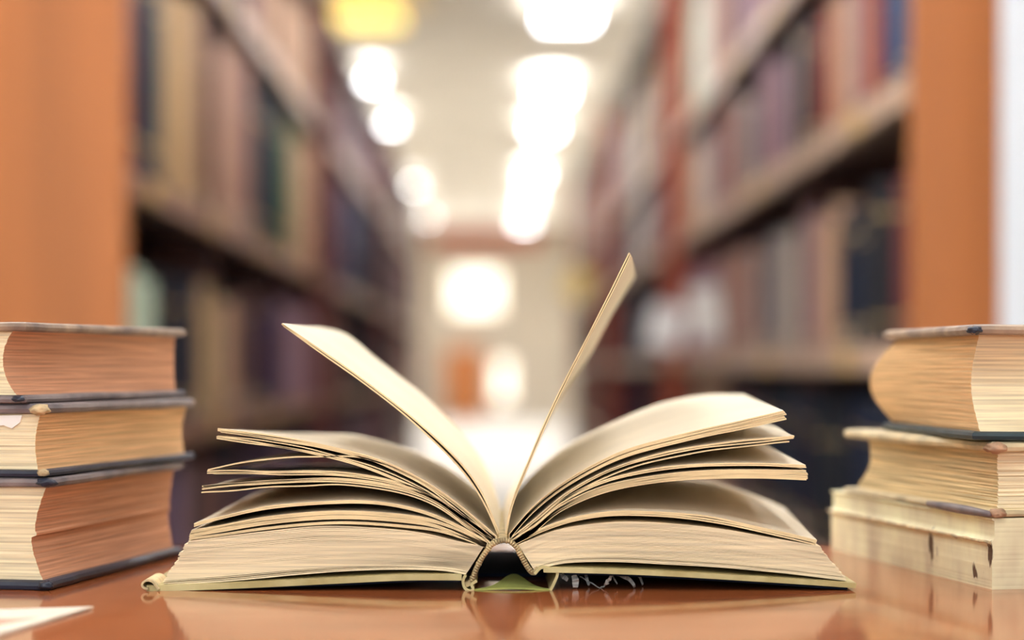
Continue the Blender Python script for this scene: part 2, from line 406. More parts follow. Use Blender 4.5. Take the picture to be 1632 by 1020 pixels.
# ------------------------------------------------------------------ table
def wood_mat():
    m = bpy.data.materials.new('varnished_orange_wood'); m.use_nodes = True
    nt = m.node_tree; b = nt.nodes['Principled BSDF']
    tc = nt.nodes.new('ShaderNodeTexCoord'); mp = nt.nodes.new('ShaderNodeMapping'); mp.inputs['Scale'].default_value = (1.2, 14, 4)
    nz = nt.nodes.new('ShaderNodeTexNoise'); nz.inputs['Scale'].default_value = 5; nz.inputs['Detail'].default_value = 8; nz.inputs['Distortion'].default_value = 0.6
    rp = nt.nodes.new('ShaderNodeValToRGB')
    rp.color_ramp.elements[0].position = 0.3; rp.color_ramp.elements[0].color = lin((144, 78, 46))
    rp.color_ramp.elements[1].position = 0.72; rp.color_ramp.elements[1].color = lin((178, 104, 62))
    nt.links.new(tc.outputs['Object'], mp.inputs[0]); nt.links.new(mp.outputs[0], nz.inputs['Vector'])
    nt.links.new(nz.outputs['Fac'], rp.inputs[0]); nt.links.new(rp.outputs[0], b.inputs['Base Color'])
    n2 = nt.nodes.new('ShaderNodeTexNoise'); n2.inputs['Scale'].default_value = 60
    nt.links.new(tc.outputs['Object'], n2.inputs['Vector'])
    bp = nt.nodes.new('ShaderNodeBump'); bp.inputs['Strength'].default_value = 0.04; bp.inputs['Distance'].default_value = 0.001
    nt.links.new(n2.outputs['Fac'], bp.inputs['Height']); nt.links.new(bp.outputs[0], b.inputs['Normal'])
    b.inputs['Roughness'].default_value = 0.09
    b.inputs['Specular IOR Level'].default_value = 0.45
    return m
M_table = wood_mat()
TY1 = 1.185
tb = empty('reading_table', (0, 0.8, 0), 'varnished orange-brown wooden table under the open book and both stacks', 'table')
MB().box(-0.85, 0.85, 0.30 - 0.8, TY1 - 0.8, TABLE_Z - 0.028, TABLE_Z).build('tabletop', M_table, tb, bevel=0.003)
MB().box(-0.78, 0.78, 0.36 - 0.8, 0.38 - 0.8, TABLE_Z - 0.11, TABLE_Z - 0.0282).box(-0.78, 0.78, TY1 - 0.08 - 0.8, TY1 - 0.06 - 0.8, TABLE_Z - 0.11, TABLE_Z - 0.0282).build('apron', M_table, tb)
for sx in (-1, 1):
    for yy in (0.39 - 0.8, TY1 - 0.14 - 0.8):
        MB().box(sx * 0.78 - 0.025, sx * 0.78 + 0.025, yy, yy + 0.05, 0, TABLE_Z - 0.0283).build('leg', M_table, tb, bevel=0.003)

# ------------------------------------------------------------------ open book
S = FOCUS / FPX
def WX(px): return (px - 787) * S
def WZ(py): return EYE - (py - 585) * S
def catmull(pts, n):
    P = [pts[0]] + list(pts) + [pts[-1]]
    dense = []
    for i in range(1, len(P) - 2):
        p0, p1, p2, p3 = P[i - 1], P[i], P[i + 1], P[i + 2]
        for j in range(12):
            t = j / 12
            dense.append(tuple(0.5 * ((2 * p1[a]) + (-p0[a] + p2[a]) * t + (2 * p0[a] - 5 * p1[a] + 4 * p2[a] - p3[a]) * t * t + (-p0[a] + 3 * p1[a] - 3 * p2[a] + p3[a]) * t ** 3) for a in (0, 1)))
    dense.append(tuple(P[-1]))
    L = [0]
    for a, b in zip(dense, dense[1:]): L.append(L[-1] + math.dist(a, b))
    out = []; k = 0
    for i in range(n + 1):
        s = L[-1] * i / n
        while k < len(L) - 2 and L[k + 1] < s: k += 1
        d = L[k + 1] - L[k]; u = 0 if d == 0 else min(1, (s - L[k]) / d)
        out.append((dense[k][0] + (dense[k + 1][0] - dense[k][0]) * u, dense[k][1] + (dense[k + 1][1] - dense[k][1]) * u))
    return out
DEP = 0.195
Y0 = FOCUS
M_page = mat('aged_page_paper', (230, 217, 192), 0.75, 0.04, 14, spec=0.2)
M_leafedge = mat('page_edge_paper', (242, 223, 186), 0.8, 0.10, 40, (0.4, 1, 22), 0.15, 0.2, bdist=0.0003)
M_sheetedge = mat('single_sheet_edge', (246, 222, 172), 0.8, 0.06, 40, spec=0.2)
M_fore = mat('old_page_edges', (222, 190, 138), 0.85, 0.14, 30, (1, 1, 12), 0.3, 0.2, bdist=0.0004)
book = empty('open_book', (WX(800), Y0 + 0.09, TABLE_Z), 'large old open book with fanned cream pages, spread in the middle of the table', 'book')
bk_inv = Matrix.Translation(-Vector(book.location))
def part(mb, name, m, parent=book, smooth=False, label=None):
    """geometry given in world coordinates, parented to the open book"""
    inv = -Vector(book.location)
    v = [Vector(p) + inv for p in mb.v]
    o = link_mesh(name, v, mb.f, m, parent, smooth)
    if label: o['label'] = label
    return o
def sheet(front, back, t, n=44, md=10, dep=DEP, y0=Y0, wav=0.0, seed=0, mb=None, ease=1.0):
    """a leaf: front/back profile in picture-plane units (tip -> spine), thickness t (units)"""
    A = catmull(front, n); B = catmull(back, n)
    mb = mb or MB(); base = len(mb.v)
    for r in range(md + 1):
        u = r / md; e = u ** ease
        row = [(A[i][0] * (1 - e) + B[i][0] * e, A[i][1] * (1 - e) + B[i][1] * e) for i in range(n + 1)]
        if wav:
            row = [(p[0], p[1] + wav * (1 - i / n) * noise.noise(Vector((p[0] * 0.012, u * 2.2, seed * 3.1)))) for i, p in enumerate(row)]
        for i in range(n + 1):
            a = row[max(0, i - 1)]; b = row[min(n, i + 1)]
            dx, dy = b[0] - a[0], b[1] - a[1]; l = math.hypot(dx, dy) or 1
            nx, ny = -dy / l, dx / l
            for sg in (0.5, -0.5):
                mb.v.append((WX(row[i][0] + nx * t * sg), y0 + dep * u, WZ(row[i][1] + ny * t * sg)))
    R = 2 * (n + 1)
    def I(r, i, s): return base + r * R + i * 2 + s
    for r in range(md):
        for i in range(n):
            mb.f.append((I(r, i, 0), I(r, i + 1, 0), I(r + 1, i + 1, 0), I(r + 1, i, 0)))
            mb.f.append((I(r, i, 1), I(r + 1, i, 1), I(r + 1, i + 1, 1), I(r, i + 1, 1)))
        mb.f.append((I(r, 0, 0), I(r + 1, 0, 0), I(r + 1, 0, 1), I(r, 0, 1)))
        mb.f.append((I(r, n, 0), I(r, n, 1), I(r + 1, n, 1), I(r + 1, n, 0)))
    for i in range(n):
        mb.f.append((I(0, i, 0), I(0, i, 1), I(0, i + 1, 1), I(0, i + 1, 0)))
        mb.f.append((I(md, i, 0), I(md, i + 1, 0), I(md, i + 1, 1), I(md, i, 1)))
    return mb
def shift(c, dx=0, dy=0, root=True):
    n = len(c) - 1
    return [(p[0] + dx * (1 - i / n), p[1] + dy * (1 - i / n)) for i, p in enumerate(c)]
def page(front, t=2.0, back=None, dxy=(0, 0), wav=3.0, label=None, ease=1.0):
    b = back or shift(front, *dxy)
    o = part(sheet(front, b, t * 1.14, wav=wav, seed=random.random() * 50, ease=ease), 'page', (M_page, M_sheetedge), smooth=False, label=label)
    n_, md_ = 44, 10
    for p in o.data.polygons:
        if p.index >= md_ * (2 * n_ + 2) or p.index % (2 * n_ + 2) >= 2 * n_: p.material_index = 1
    return o

# --- left loose pages
F = [(449, 516), (496, 548), (570, 599), (655, 664), (729, 733), (769, 788), (795, 850)]
Bk = [(452, 509), (505, 524), (570, 576), (660, 648), (735, 722), (775, 785), (797, 850)]
page(F, 2.2, Bk, wav=1.5, label='raised left leaf')
page([(452, 520), (498, 553), (572, 605), (655, 670), (727, 739), (767, 794), (794, 851)], 2.2, [(455, 514), (505, 530), (570, 582), (658, 654), (733, 728), (773, 790), (796, 851)], wav=1.5)
a1 = [(347, 683), (427, 694), (513, 709), (598, 731), (655, 755), (712, 790), (762, 830), (792, 856)]
b1 = [(372, 712), (445, 714), (520, 716), (598, 736), (655, 756), (712, 788), (765, 830), (792, 856)]
for k in range(3): page(shift([(x, y + k * 2.6) for x, y in a1], 0 if k < 2 else 5, 0), 2.1, [(x, y + k * 2.6) for x, y in b1], wav=2)
a2 = [(345, 696), (427, 708), (513, 724), (598, 749), (680, 786), (745, 829), (789, 858)]
page(a2, 2.0, dxy=(10, 33)); page([(x, y + 2.4) for x, y in a2], 1.8, dxy=(12, 34))
page([(347, 694), (420, 702), (505, 718), (595, 744), (680, 782), (745, 826), (789, 856)], 1.5, dxy=(10, 33))
a3 = [(331, 749), (380, 738), (427, 732), (496, 728), (564, 728), (605, 738), (680, 776), (742, 824), (786, 859)]
page(a3, 1.9, [(338, 768), (385, 758), (430, 748), (500, 740), (564, 736), (605, 742), (680, 777), (742, 824), (786, 859)])
a4 = [(330, 751), (427, 751), (541, 753), (627, 766), (700, 796), (755, 836), (785, 860)]
page(a4, 1.8, dxy=(4, 30)); page([(x, y + 2.6) for x, y in a4], 1.8, dxy=(6, 32)); page([(340, 754), (427, 755), (541, 758), (627, 771), (700, 801), (755, 839), (785, 861)], 1.5, dxy=(6, 32))
a5 = [(322, 774), (370, 770), (456, 764), (541, 763), (627, 774), (692, 796), (750, 838), (783, 862)]
for k in range(3): page([(x + (k % 2) * 2, y + k * 2.5) for x, y in a5], 2.0, [(x + 4 * (1 - i / 7), y + k * 2.5 + 27 * (1 - i / 7)) for i, (x, y) in enumerate(a5)])
page([(321, 785), (400, 778), (470, 775), (541, 773), (627, 783), (692, 805), (748, 843), (782, 863)], 1.8, dxy=(30, 24))
a6 = [(309, 836), (342, 826), (427, 808), (513, 800), (598, 800), (672, 814), (735, 840), (778, 865)]
page(a6, 2.4, [(318, 836), (350, 822), (427, 800), (513, 780), (598, 785), (672, 806), (735, 838), (778, 865)], wav=2)
page([(x, y + 2.8) for x, y in a6], 2.2, [(330, 848), (362, 834), (432, 816), (513, 804), (598, 804), (672, 818), (735, 843), (778, 867)], wav=1)
for (t0, dy) in (((305, 846), 0), ((303, 851), 7), ((302, 857), 17)):
    c = [t0, (350, 838 + dy * .8), (427, 824 + dy), (541, 815 + dy), (655, 822 + dy), (712, 836 + dy * .7), (776, 866 + dy * .25)]
    for k in range(3 if dy != 17 else 2): page([(x - k * 0.8, y + k * 2.1) for x, y in c], 1.9, dxy=(6, 2), wav=0.8)

# --- right loose pages
F = [(1003, 403), (973, 464), (939, 531), (894, 619), (865, 681), (843, 733), (816, 800), (806, 850)]
Bk = [(1058, 412), (1010, 490), (971, 562), (909, 658), (875, 722), (850, 775), (820, 820), (807, 852)]
o_ = page(F, 1.8, Bk, wav=1.5, label='single upright leaf', ease=0.9)
page([(1005, 406), (975, 467), (941, 533), (896, 621), (867, 683), (845, 735), (818, 802), (807, 851)], 1.4, [(1056, 414), (1008, 492), (969, 564), (907, 660), (873, 724), (849, 777), (820, 822), (808, 853)], wav=1.5, ease=0.9)
a1 = [(1249, 655), (1178, 672), (1093, 691), (1007, 714), (951, 738), (894, 772), (848, 810), (812, 852)]
b1 = [(1266, 638), (1191, 640), (1120, 652), (1053, 676), (950, 724), (894, 762), (848, 805), (812, 850)]
for k in range(6):
    page([(x + (k % 3) * 2.2 * (1 - i / 7), y + k * 2.5 * (1 - 0.5 * i / 7)) for i, (x, y) in enumerate(a1)], 2.0, [(x, y + k * 2.4 * (1 - 0.5 * i / 7)) for i, (x, y) in enumerate(b1)], wav=1.0)
a3 = [(1266, 695), (1178, 704), (1064, 721), (979, 746), (905, 785), (850, 830), (814, 858)]
page(a3, 2.4, [(1308, 694), (1210, 690), (1090, 700), (990, 734), (905, 778), (850, 826), (814, 858)]); page([(x - 1, y + 2.7) for x, y in a3], 2.0, dxy=(36, 4))
page([(1258, 703), (1178, 712), (1064, 730), (979, 755), (905, 792), (852, 834), (815, 859)], 1.7, dxy=(30, 2))
a4 = [(1284, 742), (1207, 739), (1121, 740), (1040, 748), (960, 767), (894, 799), (850, 836), (817, 861)]
page(a4, 2.2, [(1294, 729), (1240, 720), (1160, 712), (1060, 728), (970, 756), (894, 795), (850, 835), (817, 861)], wav=1); page([(x + 1, y + 2.6) for x, y in a4], 1.8, dxy=(20, -2), wav=1)
a5 = [(1285, 751), (1207, 749), (1121, 751), (1040, 759), (960, 776), (894, 806), (852, 840), (818, 862)]
for k in range(6): page([(x + random.uniform(-1, 3) * (1 - i / 7), y + k * 2.7 * (1 - 0.55 * i / 7)) for i, (x, y) in enumerate(a5)], 2.2, [(x + 16 * (1 - i / 7), y + k * 2.7 * (1 - 0.55 * i / 7) + 2) for i, (x, y) in enumerate(a5)], wav=0.8)
a6 = [(1302, 862), (1235, 846), (1121, 823), (1007, 815), (930, 822), (870, 840), (820, 864)]
page(a6, 2.6, [(1345, 857), (1285, 832), (1200, 806), (1060, 794), (940, 808), (870, 836), (820, 864)], wav=2)
page([(x - 1, y + 3.0) for x, y in a6], 2.4, dxy=(28, 4), wav=1); page([(x - 4, y + 5.8) for x, y in a6], 2.0, dxy=(28, 6), wav=1)

# --- text blocks of many leaves
def block(top, bottom, n, name, label, gaps=()):
    mb = MB()
    for k in range(n):
        f = (k + 0.5) / n
        ext = random.uniform(-2.5, 2.8)
        c = [(a[0] * (1 - f) + b[0] * f + (ext if i == 0 else 0) * (1 if a[0] > 787 else -1), a[1] * (1 - f) + b[1] * f) for i, (a, b) in enumerate(zip(top, bottom))]
        sp = abs(bottom[2][1] - top[2][1]) / n
        th = sp * random.choice((0.72, 0.82, 0.9, 0.95, 0.97))
        if k in gaps: th *= 0.45
        sheet(c, shift(c, 8 if top[0][0] > 787 else -4, 0), th, n=30, md=5, wav=0.5, seed=k * .05, mb=mb)
    return part(mb, name, M_leafedge, label=label)
block([(300, 862), (427, 846), (513, 838), (598, 841), (672, 849), (745, 866), (772, 869)], [(258, 934), (371, 926), (470, 917), (541, 911), (620, 908), (700, 909), (742, 916)], 27, 'text_block', 'left block of leaves lying on its board', (24, 25))
block([(1306, 871), (1235, 858), (1150, 843), (1064, 834), (979, 832), (894, 843), (826, 868)], [(1350, 926), (1250, 914), (1150, 905), (1060, 900), (979, 896), (900, 898), (852, 910)], 27, 'text_block', 'right block of leaves lying on its board', (24,))

# --- spine lining: coarse band following the arch, with stitches
arch = [(738, 932), (750, 928), (760, 905), (770, 886), (782, 870), (792, 863), (802, 861), (813, 863), (823, 872), (833, 890), (842, 906), (850, 913), (858, 905)]
M_lining = mat('worn_spine_cloth', (206, 184, 138), 0.9, 0.25, 160, bump=0.6, bdist=0.0008)
sp = part(sheet(arch, arch, 8, n=70, md=14, dep=0.19, y0=Y0 - 0.0005, wav=0), 'spine_lining', M_lining, label='frayed tan cloth lining of the spine')
mb = MB(); AR = catmull(arch[1:-1], 40)
for i in range(1, 40):
    x, y = AR[i]; x0, y0_ = AR[i - 1]; dx, dy = x - x0, y - y0_; l = math.hypot(dx, dy) or 1; nx, ny = dy / l, -dx / l
    q = random.uniform(2.5, 4.5)
    a = Vector((WX(x + nx * q), Y0 - 0.001, WZ(y + ny * q))); b = Vector((WX(x - nx * q), Y0 - 0.0018, WZ(y - ny * q)))
    mb.tube([a, (a + b) / 2 + Vector((0, -0.0008, 0)), b], [0.0004, 0.0006, 0.0004], 5)
part(mb, 'stitching', M_lining, sp, smooth=True)

# --- covers
M_cov = mat('yellow_green_cloth', (208, 196, 144), 0.7, 0.18, 60, bump=0.3, bdist=0.0005, col2=(178, 162, 108))
M_covshade = mat('painted_cover_shade', (26, 34, 50), 0.9, spec=0.1)  # near-black colour stands in for shade below the boards and spine
M_curl = mat('worn_pale_cloth', (228, 206, 158), 0.8, 0.2, 90, bump=0.5)
cl = [(236, 936), (300, 935), (420, 930), (560, 923), (650, 919), (736, 919)]
cb_ = part(sheet(cl, shift(cl, -4, 0), 9.5, n=30, md=8, dep=0.205, y0=Y0 - 0.004), 'cover_board', M_cov, label='yellow green left cover board')
cr = [(1362, 932), (1290, 927), (1180, 920), (1060, 913), (960, 909), (866, 907)]
part(sheet(cr, shift(cr, 10, 0), 8, n=30, md=8, dep=0.205, y0=Y0 - 0.004), 'cover_board', M_cov, label='yellow green right cover board')
# dark sheets painted as the shade under both boards
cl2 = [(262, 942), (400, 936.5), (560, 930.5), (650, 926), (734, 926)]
part(sheet(cl2, cl2, 3, n=20, md=6, dep=0.2, y0=Y0 - 0.001), 'shade_sheet', M_covshade, label='dark sheet standing in for shade under the left board')
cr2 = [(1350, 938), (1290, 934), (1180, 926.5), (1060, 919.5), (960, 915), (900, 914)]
part(sheet(cr2, cr2, 3, n=20, md=6, dep=0.2, y0=Y0 - 0.001), 'shade_sheet', M_covshade, label='dark sheet standing in for shade under the right board')
# curled worn corner
mb = MB(); pts = []
for i in range(15):
    a = i / 14 * 4.6 + 0.4; r = 10 - i * 0.35
    pts.append((238 + r * math.cos(a) * 1.15, 931 - r * math.sin(a) * 0.9))
pts = [(256, 937)] + pts
part(sheet(pts, shift(pts, 0, 0), 3.2, n=40, md=6, dep=0.03, y0=Y0 - 0.006), 'curled_corner', M_curl, label='pale frayed curled corner of the left board')
# hinges and torn spine strip
hl = [(742, 916), (738, 925), (741, 936), (748, 941), (754, 938), (752, 930), (760, 925)]
part(sheet(hl, hl, 4.5, n=30, md=8, dep=0.19, y0=Y0 - 0.003), 'hinge', M_cov, label='folded left hinge of the cover')
hr = [(852, 914), (862, 904), (873, 905), (885, 908), (888, 915), (882, 930), (877, 940)]
part(sheet(hr, hr, 4.5, n=30, md=8, dep=0.19, y0=Y0 - 0.003), 'hinge', M_cov, label='folded right hinge of the cover')
mb = MB(); n = 30; md = 12; base = 0
for r in range(md + 1):
    for i in range(n + 1):
        s_ = i / n; px = 750 + 130 * s_
        bump = math.exp(-((px - 820) / 26.0) ** 2)
        dep = 0.003 + 0.034 * bump
        u = r / md
        y = Y0 - 0.002 + dep * u
        pz = 940.5 - 3.5 * math.sin(math.pi * s_) - 9 * u * bump
        for sg in (1.5, -1.5): mb.v.append((WX(px), y, WZ(pz - sg)))
R = 2 * (n + 1)
I = lambda r, i, s: r * R + i * 2 + s
for r in range(md):
    for i in range(n):
        mb.f.append((I(r, i, 0), I(r, i + 1, 0), I(r + 1, i + 1, 0), I(r + 1, i, 0))); mb.f.append((I(r, i, 1), I(r + 1, i, 1), I(r + 1, i + 1, 1), I(r, i + 1, 1)))
for i in range(n):
    mb.f.append((I(0, i, 0), I(0, i, 1), I(0, i + 1, 1), I(0, i + 1, 0))); mb.f.append((I(md, i, 0), I(md, i + 1, 0), I(md, i + 1, 1), I(md, i, 1)))
M_green = mat('bright_green_cloth', (160, 168, 92), 0.8, 0.1, 60, spec=0.2)
part(mb, 'spine_strip', M_green, label='torn lime green strip of spine cloth bowed upward')
mb = MB().box(WX(752), WX(876), Y0 + 0.056, Y0 + 0.19, TABLE_Z + 0.0004, TABLE_Z + 0.0018)  # rear strip carries the dark of the hollow spine in its colour
part(mb, 'spine_strip', M_covshade, label='rear part of the spine cover, coloured dark like the shade inside')

# torn shreds below the right board
M_shred = mat('silvery_torn_lining', (244, 238, 228), 0.35, 0.2, 80)
def ribbon(pts, wid, y, name='torn_shred'):
    mb = MB(); P3 = catmull(pts, 18); n = 18
    for i, (x, z) in enumerate(P3):
        a = P3[max(0, i - 1)]; b = P3[min(n, i + 1)]; dx, dy = b[0] - a[0], b[1] - a[1]; l = math.hypot(dx, dy) or 1
        ww = wid * (0.35 + 0.65 * math.sin(math.pi * (0.15 + 0.7 * i / n)))
        nx, ny = -dy / l * ww / 2, dx / l * ww / 2
        yy = y + 0.002 * math.sin(i * 0.7)
        mb.v += [(WX(x + nx), yy, WZ(z + ny)), (WX(x - nx), yy + 0.0015, WZ(z - ny)), (WX(x - nx), yy + 0.0019, WZ(z - ny)), (WX(x + nx), yy + 0.0004, WZ(z + ny))]
    rings = [mb.v[i * 4:i * 4 + 4] for i in range(n + 1)]
    m2 = MB(); m2.loft(rings)
    return part(m2, name, M_shred, smooth=False)
ribbon([(896, 916), (899, 921), (906, 926)], 7, Y0 + 0.004)
ribbon([(915, 918), (918, 928), (917, 939)], 11, Y0 + 0.004)
ribbon([(936, 918), (937, 926), (941, 938)], 5, Y0 + 0.012)
ribbon([(976, 918), (970, 926), (964, 933)], 6, Y0 + 0.002)
ribbon([(984, 918), (1000, 923), (1010, 932), (1013, 939)], 6, Y0 + 0.006)
ribbon([(1016, 920), (1024, 926), (1028, 938)], 4, Y0 + 0.014)
ribbon([(925, 921), (944, 932), (958, 940)], 1.6, Y0 + 0.006)
ribbon([(978, 920), (982, 928), (986, 934)], 2.5, Y0 + 0.008)
ribbon([(958, 940), (964, 936), (972, 931)], 1.8, Y0 + 0.006)

# ------------------------------------------------------------------ stacked books
bell = lambda t: max(0.0, math.sin(math.pi * t))
def stacked(name, label, near, far, u_len, z0, z1, tc, bc, page_m, cov_m, cov_m2, side, prof_u=None, prof_v=None, prof_far=None, oh=0.004, group=None, jitter=0.00016, covers=True, warp=None, bot_m=None, front_m=None, flat=0.0, far_u=0.0, spine=True):
    """near/far = world xy of the cover corners of the long visible side; side -1: the book extends to the left of it, +1 to the right.
    z0..z1 outer heights above the table, tc/bc thickness of top/bottom cover"""
    n_ = Vector((near[0], near[1], 0)); f_ = Vector((far[0], far[1], 0))
    v = (f_ - n_); L = v.length; v.normalize()
    u = Vector((v.y, -v.x, 0)) * side      # away from the visible long side
    root = empty(name, (near[0], near[1], TABLE_Z + z0), label, 'book', group)
    warp = warp or (lambda a, b: 0)         # (along u, along v) metres -> dz
    def P(a, b, z): return u * a + v * b + Vector((0, 0, z - z0 + warp(a, b)))
    prof_u = prof_u or (lambda t: 0); prof_v = prof_v or (lambda t: 0); prof_far = prof_far or (lambda t: 0)
    zb0, zb1 = z0 + bc, z1 - tc
    # text block: horizontal rings, one per layer
    nl = 44; mb = MB(); rings = []
    K = 10
    for k in range(nl + 1):
        t = k / nl; z = zb0 + (zb1 - zb0) * t
        ju = random.uniform(-jitter, jitter); jv = random.uniform(-jitter, jitter)
        a0 = oh + prof_u(t) + ju; b0 = oh + prof_v(t) + jv; b1 = L - oh + prof_far(t) + jv; a1 = u_len - 0.003
        r_a = a0 - prof_u(t) * flat - far_u * bell(t)
        r = [P(a0 - prof_u(t) * flat * (i / K) ** 0.6 - far_u * bell(t) * (i / K) ** 2, b0 + (b1 - b0) * i / K, z) for i in range(K + 1)] + [P(r_a + (a1 - r_a) * i / K, b1 - (0.018 * (i / K) if far_u else 0), z) for i in range(1, K + 1)] + \
            [P(a1, b1 - (0.018 if far_u else 0) * (1 - i / K) + (b0 - b1) * i / K, z) for i in range(1, K + 1)] + [P(a1 + (a0 - a1) * i / K, b0, z) for i in range(1, K)]
        rings.append(r)
    mb.loft(rings)
    tbk = mb.build('text_block', page_m, root)
    if isinstance(page_m, tuple):
        for p in tbk.data.polygons:
            q = p.index % (4 * K)
            if p.index < nl * 4 * K and q >= 3 * K: p.material_index = 1
    def cover(zlo, zhi, m, nm, seed, lab=None, a_lo=0.0, b_lo=0.0):
        mb = MB(); nb, na = 26, 16
        h = (zhi - zlo) / 2; zc = (zlo + zhi) / 2
        # rounded-edge plate with slight waviness
        prof = [(0, -0.5), (-0.35, -0.35), (-0.5, 0), (-0.35, 0.35), (0, 0.5)]
        def edge(a, b):
            return 0.0006 * noise.noise(Vector((a * 60, b * 60, seed))) + 0.0008 * noise.noise(Vector((a * 14, b * 14, seed + 9)))
        per = []
        for i in range(nb): per.append((a_lo, b_lo + (L - b_lo) * i / nb, -1, 0))
        for i in range(na): per.append((a_lo + (u_len - a_lo) * i / na, L, 0, 1))
        for i in range(nb): per.append((u_len, L - (L - b_lo) * i / nb, 1, 0))
        for i in range(na): per.append((u_len - (u_len - a_lo) * i / na, b_lo, 0, -1))
        rings = []
        for (q, zz) in prof:
            ins = (0.5 + q) * (zhi - zlo) * 0.9
            ring = []
            for (a, b, na_, nb_) in per:
                aa = min(max(a, a_lo + ins), u_len - ins); bb = min(max(b, b_lo + ins), L - ins)
                ring.append(P(aa + edge(a, b), bb + edge(b, a), zc + zz * (zhi - zlo) + edge(a, b) * 0.5))
            rings.append(ring)
        mb.loft(rings)
        o = mb.build(nm, m, root, smooth=False)
        if lab: o['label'] = lab
        return o
    if covers:
        c1 = cover(z0, z0 + bc, bot_m or cov_m, 'bottom_cover', 7 + z0 * 100)
        c2 = cover(z1 - tc, z1, cov_m, 'top_cover', 5 + z1 * 100)
        if spine:
            a1 = u_len; mbb = MB(); rings = []
            for k in range(9):
                t = k / 8; z = z0 + (z1 - z0) * t; o_ = math.sin(math.pi * t) * 0.006
                rings.append([P(a1 - 0.002 + o_, 0, z), P(a1 - 0.002 + o_, L, z), P(a1 + 0.001 + o_, L, z), P(a1 + 0.001 + o_, 0, z)])
            mbb.loft(rings).build('spine', cov_m, root)
    return root, P, u, v, L

def pt(px, d): return ((px - 787) / FPX * d, d)
M_edgeL = mat('brown_fore_edge', (212, 156, 122), 0.8, 0.13, 34, (0.45, 0.45, 30), 0.22, 0.2, bdist=0.0004)
M_edgeL2 = mat('tan_fore_edge', (238, 192, 142), 0.8, 0.13, 34, (0.45, 0.45, 30), 0.22, 0.2, bdist=0.0004)
M_edgeR = mat('golden_page_edges', (220, 178, 128), 0.8, 0.13, 34, (0.45, 0.45, 30), 0.22, 0.2, bdist=0.0004)
M_edgeR2 = mat('straw_page_edges', (222, 196, 148), 0.8, 0.2, 26, (0.5, 0.5, 26), 0.4, 0.2, bdist=0.0006)
M_nearedge = mat('pale_near_edges', (242, 224, 186), 0.8, 0.12, 34, (0.45, 0.45, 26), 0.25, 0.2, bdist=0.0004)  # paler head paper, with frontal light also painted into the near faces
M_navyc = mat('navy_worn_cloth', (46, 54, 72), 0.45, 0.2, 50, bump=0.3, col2=(30, 36, 52))
M_greyc = mat('grey_violet_worn_cloth', (150, 136, 132), 0.55, 0.2, 40, bump=0.4, col2=(96, 88, 94))
M_brownc = mat('brown_grey_cover', (176, 152, 128), 0.5, 0.2, 50, bump=0.4, col2=(110, 92, 84))
M_creamc = mat('cream_worn_cover', (214, 196, 156), 0.6, 0.15, 40, bump=0.3)
M_fray = mat('frayed_cream_edge', (206, 182, 142), 0.9, 0.25, 120, bump=0.7)
M_greenc = mat('dark_blue_green_cloth', (38, 62, 70), 0.4, 0.2, 50, bump=0.3)
M_redc = mat('worn_pink_brown_edge', (186, 150, 120), 0.7, 0.25, 90, bump=0.5)

def layer_mat(base, lines):
    pass
LG = 'stacked old books on the left'
RG = 'stacked old books on the right'
HS = 0.00028
zz = lambda y: 0.1005 - (y - 585) * HS
# L3 bottom: thick, two tone fore edge with a fold
def fold(t): return 0.006 * bell(t) + (0.0018 if t < 0.47 else 0) + 0.001 * math.exp(-((t - 0.49) / 0.03) ** 2) * -1
L3 = stacked('hardcover_book', 'thick hardcover at the bottom of the left stack, split fore edge, navy lower board', pt(82, 0.945), pt(293, 1.125), 0.14, 0.0, 0.0505, 0.0042, 0.0045, (M_edgeL, M_nearedge), M_greyc, None, -1, prof_u=fold, flat=0.55, prof_v=lambda t: 0.001 * bell(t), group=LG, bot_m=M_navyc)
L2 = stacked('hardcover_book', 'middle hardcover of the left stack with tan pages and frayed board corners', pt(70, 0.945), pt(311, 1.135), 0.14, 0.0510, 0.0838, 0.0045, 0.0032, (M_edgeL2, M_nearedge), M_greyc, None, -1, prof_u=lambda t: 0.0005 + 0.002 * bell(t) - 0.001 * t, group=LG, bot_m=M_navyc)
L1 = stacked('hardcover_book', 'topmost hardcover of the left stack with reddish brown concave fore edge', pt(42, 0.945), pt(297, 1.13), 0.13, 0.0843, 0.1208, 0.0042, 0.0036, (M_edgeL, M_nearedge), M_brownc, None, -1, prof_u=lambda t: 0.0025 + 0.006 * bell(t) ** 0.8 + 0.002 * t, flat=0.85, group=LG, bot_m=M_greyc)
# frayed cloth on corners
def blob(root, P, a, b, z, r, m, nm='frayed_corner', sx=1.0, lab=None):
    me = bpy.data.meshes.new(nm); bm = bmesh.new(); bmesh.ops.create_icosphere(bm, subdivisions=3, radius=1)
    c = P(a, b, z)
    for vv in bm.verts:
        d = 1 + 0.35 * noise.noise(vv.co * 2.3 + Vector((z * 900, 0, 0))) + 0.15 * noise.noise(vv.co * 7)
        vv.co = Vector((vv.co.x * r * sx * d, vv.co.y * r * sx * d, vv.co.z * r * 0.8 * d)) + c
    bm.to_mesh(me); bm.free(); me.materials.append(m)
    for p in me.polygons: p.use_smooth = True
    o = bpy.data.objects.new(nm, me); COL.objects.link(o); o.parent = root
    if lab: o['label'] = lab
    return o
blob(L2[0], L2[1], 0.003, 0.002, 0.0815, 0.0030, M_fray, sx=1.5)
blob(L2[0], L2[1], 0.001, 0.0015, 0.0530, 0.0022, M_fray, sx=1.2)
blob(L3[0], L3[1], 0.003, 0.0015, 0.0486, 0.0026, M_navyc, sx=1.8, lab='dark rounded board corner')
blob(L3[0], L3[1], 0.003, 0.001, 0.0024, 0.0023, M_navyc, sx=1.5, lab='dark rounded board corner')
blob(L1[0], L1[1], 0.004, 0.0015, 0.0862, 0.0020, M_navyc, sx=1.8, lab='dark rounded board corner')
